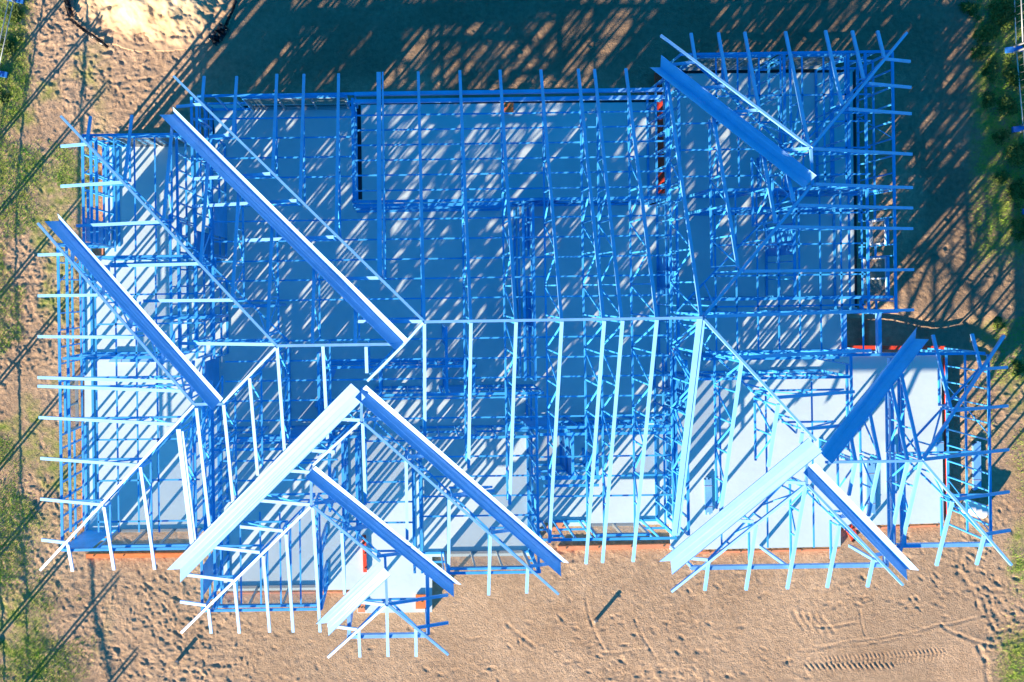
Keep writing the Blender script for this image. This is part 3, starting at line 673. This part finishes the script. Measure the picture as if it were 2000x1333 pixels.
def crumple(path, wd, label, seed, h0=.12):
    rnd = np.random.default_rng(seed); V = []; Fc = []; k = 7; pts = []
    for (a, b) in zip(path[:-1], path[1:]):
        for i in range(8): pts.append((a[0]+(b[0]-a[0])*i/8, a[1]+(b[1]-a[1])*i/8))
    pts.append(path[-1]); n = len(pts)
    for i, p in enumerate(pts):
        q = gat(*p); nx_ = gat(*pts[min(i+1, n-1)]); pv = gat(*pts[max(i-1, 0)]); d = (nx_-pv); d.z = 0; d.normalize(); s = Vector((-d.y, d.x, 0))
        for j in range(k):
            f = j/(k-1)-.5; V.append(tuple(q + s*(f*wd*rnd.uniform(.75, 1.15)) + Vector((0, 0, .03+rnd.uniform(0, h0)*(1-abs(f)*1.4)))))
    for i in range(n-1):
        for j in range(k-1): Fc.append((i*k+j, i*k+j+1, (i+1)*k+j+1, (i+1)*k+j))
    o = mesh_obj('plastic_sheet', V, Fc, BLACKP); tag(o, label, 'plastic sheet'); return o
crumple([(129,-10),(134,15),(140,36)], .26, 'black plastic sheet edging the left side of the sand heap', 1, .25)
crumple([(138,38),(152,50),(165,60),(186,74),(212,94)], .13, 'crumpled tail of dark plastic sheet trailing from the sand heap', 2, .12)
crumple([(414,84),(428,68),(440,52)], .5, 'flap of black plastic sheet at the shaded right foot of the sand heap', 3, .25)
crumple([(441,50),(455,20),(466,-15)], .12, 'thin strip of black plastic along the right edge of the sand heap', 4, .15)

# temporary fencing round the yard
def fence_panel(p, q, label, group, foot=True):
    a, b = gat(*p), gat(*q); root = empty('temporary_fence_panel', a); d = b-a; u = d.normalized(); a0 = Vector((0, 0, 0)); H = 2.1
    e0 = u*.11; e1 = d-u*.11
    for e in (e0, e1): MB().tube([e+Vector((0, 0, .05)), e+Vector((0, 0, H))], .045, 8).build('post', GALV, root, True)
    for z in (.22, .62, 1.68): MB().tube([e0+Vector((0, 0, z)), e1+Vector((0, 0, z))], .04 if z > 1 else .022, 8).build('rail', GALV, root, True)
    g = MB(); n = int(d.length/.3)
    for i in range(1, n): 
        c = e0.lerp(e1, i/n); g.bar(c+Vector((0, 0, .22)), c+Vector((0, 0, 1.68)), .005, .005)
    g.build('mesh_infill', GALV, root)
    if foot:
        f = MB(); s = Vector((-u.y, u.x, 0)); f.bar(-s*.32+Vector((0, 0, .06)), s*.32+Vector((0, 0, .06)), .22, .12); f.build('foot_block', BLUEP, root)
    tag(root, label, 'fence panel', group)
LF = [(62,-120),(32,0),(0,145),(-28,300),(-40,461),(-40,624),(-36,787),(-32,950),(-28,1113),(-20,1262),(-10,1411),(22,1566),(40,1720)]
for i, (p, q) in enumerate(zip(LF[:-1], LF[1:])):
    fence_panel(p, q, 'grey wire fence panel on blue feet in weeds at the upper left corner' if i < 2 else 'grey temporary wire fence panel standing in line left of the house', 'fence panels left of the house')
RF = [(1972,-60),(1978,98),(1992,252),(2012,412),(2030,572)]
for i, (p, q) in enumerate(zip(RF[:-1], RF[1:])):
    fence_panel(p, q, 'grey wire fence panel on a blue foot block among the dark shrubs', 'fence panels right of the house')

# ------------------------------------------------------------------ weeds, grass, shrubs
def blades(name, pts, hmin, hmax, wd, m, label):
    n = len(pts); V = np.zeros((n*3, 3), np.float32)
    ang = rng.uniform(0, 2*math.pi, n); ln = rng.uniform(hmin, hmax, n); lean = rng.uniform(.2, 1.1, n)
    pts = np.asarray(pts); dx, dy = np.cos(ang), np.sin(ang)
    V[0::3] = pts + np.stack([-dy*wd, dx*wd, np.zeros(n)], 1); V[1::3] = pts + np.stack([dy*wd, -dx*wd, np.zeros(n)], 1)
    V[2::3] = pts + np.stack([dx*ln*np.sin(lean), dy*ln*np.sin(lean), ln*np.cos(lean)], 1)
    o = big_mesh(name, V, np.arange(n*3).reshape(n, 3), m, False); tag(o, label, 'grass', kind='stuff'); return o
def scatter(fn, n, box):
    out = []; tries = 0
    while len(out) < n and tries < 40:
        tries += 1
        xs = rng.uniform(box[0], box[2], 20000); ys = rng.uniform(box[1], box[3], 20000); pr = fn(xs, ys)
        keep = rng.uniform(0, 1, 20000) < pr
        for x, y in zip(xs[keep], ys[keep]):
            q = gat(float(x), float(y), -.01); out.append(tuple(q))
            if len(out) >= n: break
    return out
def mask(x, y): return green(x/49.7, -y/49.7, x, y)**1.5
blades('grass', scatter(mask, 42000, (-25, -25, 190, 1360)), .04, .12, .010, GRASSM, 'patchy bright green grass along the left edge of the yard')
blades('grass', scatter(mask, 24000, (1830, -25, 2025, 1360)), .05, .15, .009, GRASSM, 'patchy weeds and grass along the right edge of the yard')
def shrub(px, py, r, h, n, label, group=None):
    h *= .32; r *= .8
    q = gat(px, py); root = empty('shrub', q)
    st = MB()
    for i in range(5):
        a = random.uniform(0, 6.28); st.tube([(0, 0, -.03), (math.cos(a)*r*.25, math.sin(a)*r*.25, h*.45), (math.cos(a)*r*.6, math.sin(a)*r*.6, h*.8)], [.018, .012, .006], 5)
    st.build('stem', BARK, root)
    V = []; Fc = []
    cl = [(random.gauss(0, r*.45), random.gauss(0, r*.45), random.uniform(.15, 1)*h) for _ in range(max(6, n//45))]
    for i in range(n):
        c = random.choice(cl); p = Vector((c[0]+random.gauss(0, r*.16), c[1]+random.gauss(0, r*.16), max(.02, c[2]+random.gauss(0, h*.13))))
        a = random.uniform(0, 6.28); d = Vector((math.cos(a), math.sin(a), random.uniform(-.5, .6))).normalized(); s = d.cross(Vector((random.gauss(0, .5), random.gauss(0, .5), 1))).normalized()
        l = random.uniform(.05, .11); wd = l*.33; k = len(V)
        V += [tuple(p), tuple(p+d*l*.5+s*wd), tuple(p+d*l), tuple(p+d*l*.5-s*wd)]; Fc.append((k, k+1, k+2, k+3))
    mesh_obj('foliage', V, Fc, LEAF, root); tag(root, label, 'shrub', group)
SH = [(1960,30,.75,.8),(1925,70,.5,.5),(1985,150,.6,.7),(1935,130,.45,.5),(1912,105,.35,.4),(1965,205,.55,.6),(1930,195,.4,.4),(1990,300,.6,.7),(1955,270,.4,.4),(1985,375,.5,.6),(1960,345,.35,.35),(1995,445,.5,.5),
      (1950,632,.3,.3),(1990,720,.35,.3),(1890,20,.4,.4),(12,90,.5,.4),(32,30,.4,.35),(5,190,.35,.3)]
for i, (x, y, r, h) in enumerate(SH):
    right = x > 1000
    shrub(x, y, r, h, int(900*r*r/.25), 'leafy green weed bush in the rough ground right of the house' if right else 'leafy green weed bush in the grass left of the house',
          'weed bushes right of the house' if right else 'weed bushes left of the house')
